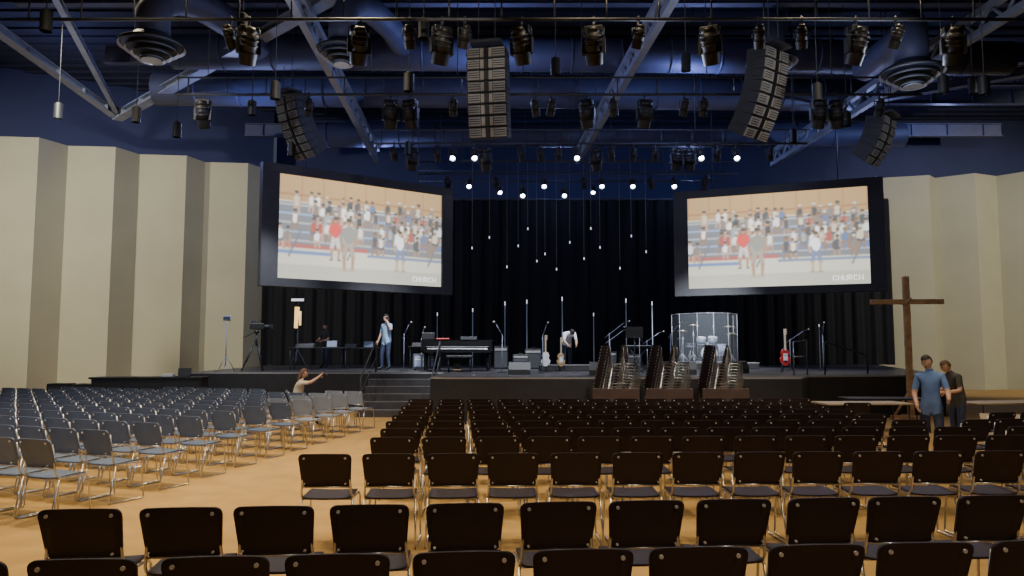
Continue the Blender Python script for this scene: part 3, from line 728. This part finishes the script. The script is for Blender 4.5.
b.box((0, 0, .06), (1.0, .16, .12), 'wood', bevel=.01); b.box((0, 0, .06), (.16, 1.0, .12), 'wood', bevel=.01)
for sx in (-1, 1): b.cyl((sx*.42, 0, .1), (sx*.05, 0, .7), .035, 'wood', n=6)
b.tube([(-.09, -.08, 3.0), (.09, -.09, 3.2), (.1, .08, 3.15), (-.1, .08, 3.05)], .02, 'tan', 6, True)
b.obj('wooden_cross', (10.45, 20.1, 0), R(-6))

# ------------------------------------------------------------------ people
def skinned(vs, es, rad, roots=(0,), sub=2):
    me = bpy.data.meshes.new('sk'); me.from_pydata([tuple(v) for v in vs], es, [])
    o = bpy.data.objects.new('sk', me); COL.objects.link(o)
    md = o.modifiers.new('s', 'SKIN'); md.use_smooth_shade = True
    if not me.skin_vertices:
        bm = bmesh.new(); bm.from_mesh(me); bm.verts.layers.skin.verify(); bm.to_mesh(me); bm.free()
    for i, r in enumerate(rad):
        me.skin_vertices[0].data[i].radius = r if isinstance(r, tuple) else (r, r)
        me.skin_vertices[0].data[i].use_root = i in roots
    sb = o.modifiers.new('u', 'SUBSURF'); sb.levels = sub; sb.render_levels = sub
    dg = bpy.context.evaluated_depsgraph_get(); dg.update()
    r = bpy.data.meshes.new_from_object(o.evaluated_get(dg))
    bpy.data.objects.remove(o); bpy.data.meshes.remove(me)
    return r
def segd(p, a, b):
    ab = b-a; t = max(0, min(1, (p-a).dot(ab)/max(1e-9, ab.length_squared))); return (p-(a+ab*t)).length
BASE = dict(pelvis=(0, 0, .96), waist=(0, 0, 1.10), chest=(0, .0, 1.30), upch=(0, -.01, 1.42), neck=(0, -.005, 1.52), head=(0, .02, 1.64),
            shL=(-.175, 0, 1.43), elL=(-.24, -.02, 1.14), wrL=(-.25, .08, .90), shR=(.175, 0, 1.43), elR=(.24, -.02, 1.14), wrR=(.25, .08, .90),
            hiL=(-.095, 0, .90), knL=(-.11, .03, .49), anL=(-.12, -.01, .085), toL=(-.15, .16, .035), hiR=(.095, 0, .90), knR=(.11, .03, .49), anR=(.12, -.01, .085), toR=(.15, .16, .035))
def person(name, loc, yaw, pose, shirt, pants, hair, scale=1.0, face=(0, 1, 0), longhair=False, sleeve='short', fem=False, extra=None):
    J = {k: Vector(v) for k, v in BASE.items()}
    for k, v in pose.items(): J[k] = Vector(v)
    names = list(J.keys()); names.remove('head')
    rad = dict(pelvis=.14, waist=.135, chest=.15, upch=.115, neck=.055, shL=.07, elL=.047, wrL=.029, shR=.07, elR=.047, wrR=.029, hiL=.10, knL=.066, anL=.048, toL=.037, hiR=.10, knR=.066, anR=.048, toR=.037)
    V = [J[n] for n in names]; Rr = [rad[n]*(.9 if fem else 1) for n in names]; ix = {n: i for i, n in enumerate(names)}
    slv = 'skin' if sleeve == 'short' else shirt
    E = [('pelvis', 'waist', shirt), ('waist', 'chest', shirt), ('chest', 'upch', shirt), ('upch', 'neck', 'skin'),
         ('upch', 'shL', shirt), ('shL', 'elL', shirt), ('elL', 'wrL', slv), ('upch', 'shR', shirt), ('shR', 'elR', shirt), ('elR', 'wrR', slv),
         ('pelvis', 'hiL', pants), ('hiL', 'knL', pants), ('knL', 'anL', pants), ('anL', 'toL', 'shoe'), ('pelvis', 'hiR', pants), ('hiR', 'knR', pants), ('knR', 'anR', pants), ('anR', 'toR', 'shoe')]
    es = [(ix[a], ix[c]) for a, c, _ in E]
    segs = []
    for a_, c_, k in E:
        p, q = J[a_], J[c_]
        if (a_, c_) == ('upch', 'neck'): p = p+(q-p)*.75
        if a_ in ('shL', 'shR'):
            segs.append((p, p+(q-p)*.72, shirt, .0)); segs.append((p+(q-p)*.78, q, slv, 0)); continue
        segs.append((p, q, k, .10 if k == shirt and a_ in ('pelvis', 'waist', 'chest') else 0))
    hd = {}
    for s in 'LR':
        d = (J['wr'+s]-J['el'+s]).normalized(); w = J['wr'+s]
        i0 = len(V); V += [w+d*.05, w+d*.085]; Rr += [(.030), (.026)]
        es += [(ix['wr'+s], i0), (i0, i0+1)]; segs.append((w+d*.01, w+d*.1, 'skin', 0)); hd[s] = (w, d)
    hn = (J['head']-J['neck']).normalized()
    i0 = len(V); V.append(J['neck']+hn*.07); Rr.append(.052); es.append((ix['neck'], i0)); segs.append((J['neck'], J['neck']+hn*.1, 'skin', 0))
    body = skinned(V, es, Rr, roots=(ix['pelvis'],))
    body.materials.clear()
    b = MB(); order = ['skin', shirt, pants, 'shoe', hair, 'eye', 'lip', 'haird']
    for k in order: b.mi(k)
    b.bm.from_mesh(body); bpy.data.meshes.remove(body); b.bm.faces.ensure_lookup_table()
    for f in b.bm.faces[:]:
        c = f.calc_center_median()
        best = min(segs, key=lambda s_: segd(c, s_[0], s_[1])-s_[3])
        f.material_index = b.mi(best[2]); f.smooth = True
    for s in 'LR':
        w, d = hd[s]; inward = Vector((1 if s == 'L' else -1, 0, 0)); n_ = (inward-d*inward.dot(d))
        if n_.length < .2: n_ = Vector((0, 0, -1))-d*(-d.z)
        n_.normalize(); side = d.cross(n_).normalized()
        if side.y < 0 and abs(side.y) > .3: side = -side
        FV = []; FE = []; FR = []; roots = []
        for q, (off, L) in enumerate(((.024, .075), (.008, .085), (-.009, .078), (-.025, .06))):
            p = w+d*.075+side*off; i0 = len(FV); roots.append(i0)
            dirs = [d, (d+n_*.25).normalized(), (d+n_*.7).normalized(), (d+n_*1.3).normalized()]
            FV.append(p); FR.append(.010); ls = (.03, L*.42, L*.32, L*.26)
            for t, (dd, l) in enumerate(zip(dirs, ls)):
                p = p+dd*l; FV.append(p); FR.append(.0095-.0008*t); FE.append((i0+t, i0+t+1))
        i0 = len(FV); roots.append(i0); p = w+d*.03+side*.018; FV.append(p); FR.append(.012)
        for t, (dd, l) in enumerate((((d*.7+side).normalized(), .035), ((d+side*.5+n_*.3).normalized(), .03), ((d+n_*.5).normalized(), .025))):
            p = p+dd*l; FV.append(p); FR.append(.011-.001*t); FE.append((i0+t, i0+t+1))
        fm = skinned(FV, FE, FR, roots=tuple(roots), sub=1)
        st = len(b.bm.faces); b.bm.from_mesh(fm); b.bm.faces.ensure_lookup_table()
        for f in b.bm.faces[st:]: f.material_index = 0; f.smooth = True
        bpy.data.meshes.remove(fm)
    fdir = Vector(face); up = hn; fdir = (fdir-up*fdir.dot(up)).normalized(); rt = fdir.cross(up).normalized()
    Rm = Matrix((rt, fdir, up)).transposed(); hc = J['head']+hn*.03
    def T(v): return hc+Rm @ Vector(v)
    vs = b.sph((0, 0, 0), 1, 'skin', 20)
    for v in vs:
        x, y, z = v.co
        k = 1-.30*max(0, -z)**1.3; zz = z*.115
        v.co = T((x*.076*k, y*.094*(1-.12*max(0, -z)*(1 if y < 0 else 0.2)), zz))
    vs = b.sph((0, 0, 0), 1, 'skin', 10)
    for v in vs:
        x, y, z = v.co; v.co = T((x*.013*(1-.4*z), .092+y*.018*(1-.6*z), -.018+z*.026))
    for sx in (-1, 1):
        b.sph(T((sx*.03, .080, .008)), .012, 'eye', 8); b.sph(T((sx*.03, .089, .008)), .006, 'haird', 8)
        b.sph(T((sx*.03, .084, .030)), .012, hair, 8, (1.3, .5, .3), Rm); b.sph(T((sx*.077, -.005, 0)), .02, 'skin', 8, (.4, .8, 1.3), Rm)
    b.sph(T((0, .083, -.055)), .02, 'lip', 8, (1, .4, .3), Rm)
    vs = b.sph((0, 0, 0), 1, hair, 20); kill = []
    for v in vs:
        x, y, z = v.co
        if (y > .25 and z < .45) or z < -.45: kill.append(v)
        v.co = T((x*.085, y*.104-.004, z*.125+.006))
    bmesh.ops.delete(b.bm, geom=kill, context='VERTS')
    if longhair:
        vs = b.sph((0, 0, 0), 1, hair, 16)
        for v in vs:
            x, y, z = v.co; v.co = T((x*.085*(1-.15*z), -.055+y*.055, -.09+z*.17))
    if extra: extra(b)
    return b.obj(name, loc, yaw, scale)

def phone(b): b.box((-.10, .10, 1.63), (.02, .07, .14), 'black', bevel=.004)
def camera_extra(b):
    b.box((0, .56, 1.22), (.14, .07, .09), 'black', bevel=.01); b.cyl((0, .59, 1.22), (0, .68, 1.22), .035, 'black', n=14)
person('man_on_phone', (-4.28, 26.0, SZ), R(140), dict(elL=(-.36, .13, 1.27), wrL=(-.15, .12, 1.54), elR=(.26, .02, 1.15), wrR=(.24, .16, .92), knR=(.12, .1, .5), anR=(.13, .08, .085), toR=(.16, .25, .035)), 'sh_blue', 'jean', 'haird', 1.06, extra=phone)
person('man_bending_over', (1.9, 26.45, SZ), R(195), dict(waist=(0, .08, 1.08), chest=(0, .24, 1.20), upch=(0, .33, 1.25), neck=(0, .42, 1.27), head=(0, .53, 1.28), shL=(-.175, .31, 1.24), shR=(.175, .31, 1.24), elL=(-.22, .38, .98), elR=(.22, .38, .98), wrL=(-.16, .55, .86), wrR=(.16, .55, .86), knL=(-.11, .02, .5), knR=(.11, .02, .5)), 'sh_white', 'jean', 'haird', 1.0, face=(0, .6, -1))
person('stagehand', (-7.0, 28.6, SZ), R(150), dict(elL=(-.25, .1, 1.15), wrL=(-.15, .32, 1.1), elR=(.25, .1, 1.15), wrR=(.15, .32, 1.1)), 'sh_dark', 'jean', 'haird', .93)
person('seated_woman', (WX, WY, 0.0), R(-72), dict(pelvis=(0, -.06, .60), waist=(0, -.05, .74), chest=(0, .0, .92), upch=(0, .03, 1.03), neck=(0, .05, 1.12), head=(0, .09, 1.24),
    shL=(-.16, .03, 1.04), elL=(-.24, .26, 1.04), wrL=(-.10, .46, 1.18), shR=(.16, .03, 1.04), elR=(.26, .26, 1.06), wrR=(.10, .46, 1.20),
    hiL=(-.09, 0, .57), knL=(-.12, .42, .54), anL=(-.12, .42, .10), toL=(-.13, .58, .04), hiR=(.09, 0, .57), knR=(.12, .42, .54), anR=(.12, .42, .10), toR=(.13, .58, .04)), 'sunb', 'jean', 'hairb', 1.0, longhair=True, fem=True, extra=camera_extra)
person('man_in_blue_shirt', (6.75, 12.35, 0), R(150), dict(head=(.03, .03, 1.635), elL=(-.25, .12, 1.17), wrL=(-.26, .36, 1.10), elR=(.24, .04, 1.15), wrR=(.20, .24, .98), knL=(-.11, .12, .5), anL=(-.12, .12, .085), toL=(-.13, .30, .035), anR=(.12, -.2, .1), knR=(.11, -.05, .5), toR=(.13, -.05, .035)), 'sh_blue2', 'jean', 'haird', .98, face=(.5, 1, -.25))
person('man_carrying_table', (8.2, 14.1, 0), R(95), dict(elL=(-.25, .12, 1.15), wrL=(-.18, .36, 1.12), elR=(.25, .12, 1.15), wrR=(.18, .36, 1.12), chest=(0, .06, 1.29), upch=(0, .10, 1.40), neck=(0, .14, 1.49), head=(0, .20, 1.58), shL=(-.17, .1, 1.41), shR=(.17, .1, 1.41)), 'sh_green', 'jean', 'hairb', .95, sleeve='short')

# ------------------------------------------------------------------ lamps
def spot(loc, tgt, e, col, ang=90, blend=.8, r=.15):
    l = bpy.data.lights.new('spot_lamp', 'SPOT'); l.energy = e; l.color = col; l.spot_size = R(ang); l.spot_blend = blend; l.shadow_soft_size = r
    o = bpy.data.objects.new('spot_lamp', l); COL.objects.link(o); o.location = loc
    o.rotation_euler = (Vector(tgt)-Vector(loc)).to_track_quat('-Z', 'Y').to_euler()
def point(loc, e, col, r=.3):
    l = bpy.data.lights.new('glow_lamp', 'POINT'); l.energy = e; l.color = col; l.shadow_soft_size = r
    o = bpy.data.objects.new('glow_lamp', l); COL.objects.link(o); o.location = loc
W1 = (1.0, .81, .52); W2 = (1.0, .94, .78)
for x, y, e in [(-6, 7, 1700), (-3.4, 10, 2200), (-7, 12, 2100), (-3.8, 15, 2000), (-9, 17, 1700), (-1, 4, 900), (3, 4, 650), (1, 9, 600), (5, 9, 600), (2, 13, 550), (8, 11, 950), (7, 15, 950)]:
    spot((x, y, 10.6), (x+.01, y, 0), e, W1, 95, .8, .4)
spot((-21.5, 17, 9.0), (-16, 33, 5.0), 6000, W2, 75); spot((-11, 16, 9.6), (-14, 33, 4.5), 4600, W2, 62)  # second spot is added frontal fill for the darker pleat faces
spot((25.5, 20, 9.2), (22, 35, 5), 5200, W2, 75); spot((17, 20, 9.8), (20, 35, 5), 2600, W2, 60)
spot((-10, 1.0, 9.0), (-8.5, 14, 0.8), 3200, (.70, .82, 1.0), 60, 1.0, .5)  # added cool fill from the camera side, brightens the left chair backs
spot((3, -2.5, 8.0), (3, 7, .5), 900, (1, .9, .8), 80, 1.0, .5)  # added mild fill from behind the camera for the front chair backs
spot((3.5, 6, 9.5), (3.5, 17.2, 1.0), 2600, (1, .92, .82), 34, 1.0, .4)  # added spot, only brightens the chair stacks
spot((7, 3, 9.0), (6.7, 12.2, 1.3), 1000, (1, .93, .82), 32, 1.0, .3)  # added spot, lifts the face of the man in blue
spot((-8, 9, 9.0), (-5.0, 18.3, 1.2), 1300, (1, .9, .78), 22, 1.0, .3)
C1 = (.85, .9, 1.0)
for x, y, tx, ty, e in [(-3, 22.5, -4.2, 26.0, 3000), (-1.2, 21, -1.8, 25, 3600), (2.1, 23, 2, 26.6, 3600), (6, 23, 7.1, 28, 6500), (7.2, 21, 9, 24, 2600), (3.3, 18, 4, 22, 3200), (-7, 21, -8, 25, 1800), (.5, 18, 0, 22, 2800)]:
    spot((x, y-.3, 7.7), (tx, ty, SZ+.5), e, C1, 45)
spot((-1.5, 10, 8.2), (-.6, 17.5, 8.0), 460, (1, .92, .78), 26); spot((7.5, 10, 8.2), (6.4, 17.5, 7.8), 460, (1, .92, .78), 26)  # added spots, brighten the fronts of the inner speaker arrays
spot((-9, 15, 8.2), (-6.8, 21.5, 8.2), 620, (.9, .92, 1), 24); spot((13, 15, 8.2), (10.6, 20.8, 7.6), 620, (.9, .92, 1), 24)
B = (.36, .45, 1.0)
for p, e in [((-9, 24, 8.8), 200), ((-1, 20.5, 9.3), 190), ((5.5, 22, 9.3), 200), ((13, 27, 9), 220), ((2, 32.8, 9.6), 130), ((-6, 31, 9.6), 180), ((8, 32.8, 9.6), 120), ((-16, 26, 11), 190), ((18, 31, 11), 200)]:
    point(p, e, B)
for p in [(-4, 15, 7.2), (3, 15, 7.3), (8, 15, 7.2), (-11, 18, 7.4)]:
    point(p, 110, (.68, .77, 1.0), .4)  # added fill points in mid-air, no fixture at these positions
w = bpy.data.worlds.new('w'); scene.world = w; w.use_nodes = True
w.node_tree.nodes['Background'].inputs['Color'].default_value = (.3, .35, .5, 1); w.node_tree.nodes['Background'].inputs['Strength'].default_value = .15

cam = bpy.data.cameras.new('camera'); co = bpy.data.objects.new('camera', cam); COL.objects.link(co)
cam.lens = 760/1024*36; cam.sensor_width = 36; co.location = (0, 0, 1.83); co.rotation_euler = (R(90+4.66), 0, 0); cam.clip_end = 200
scene.camera = co
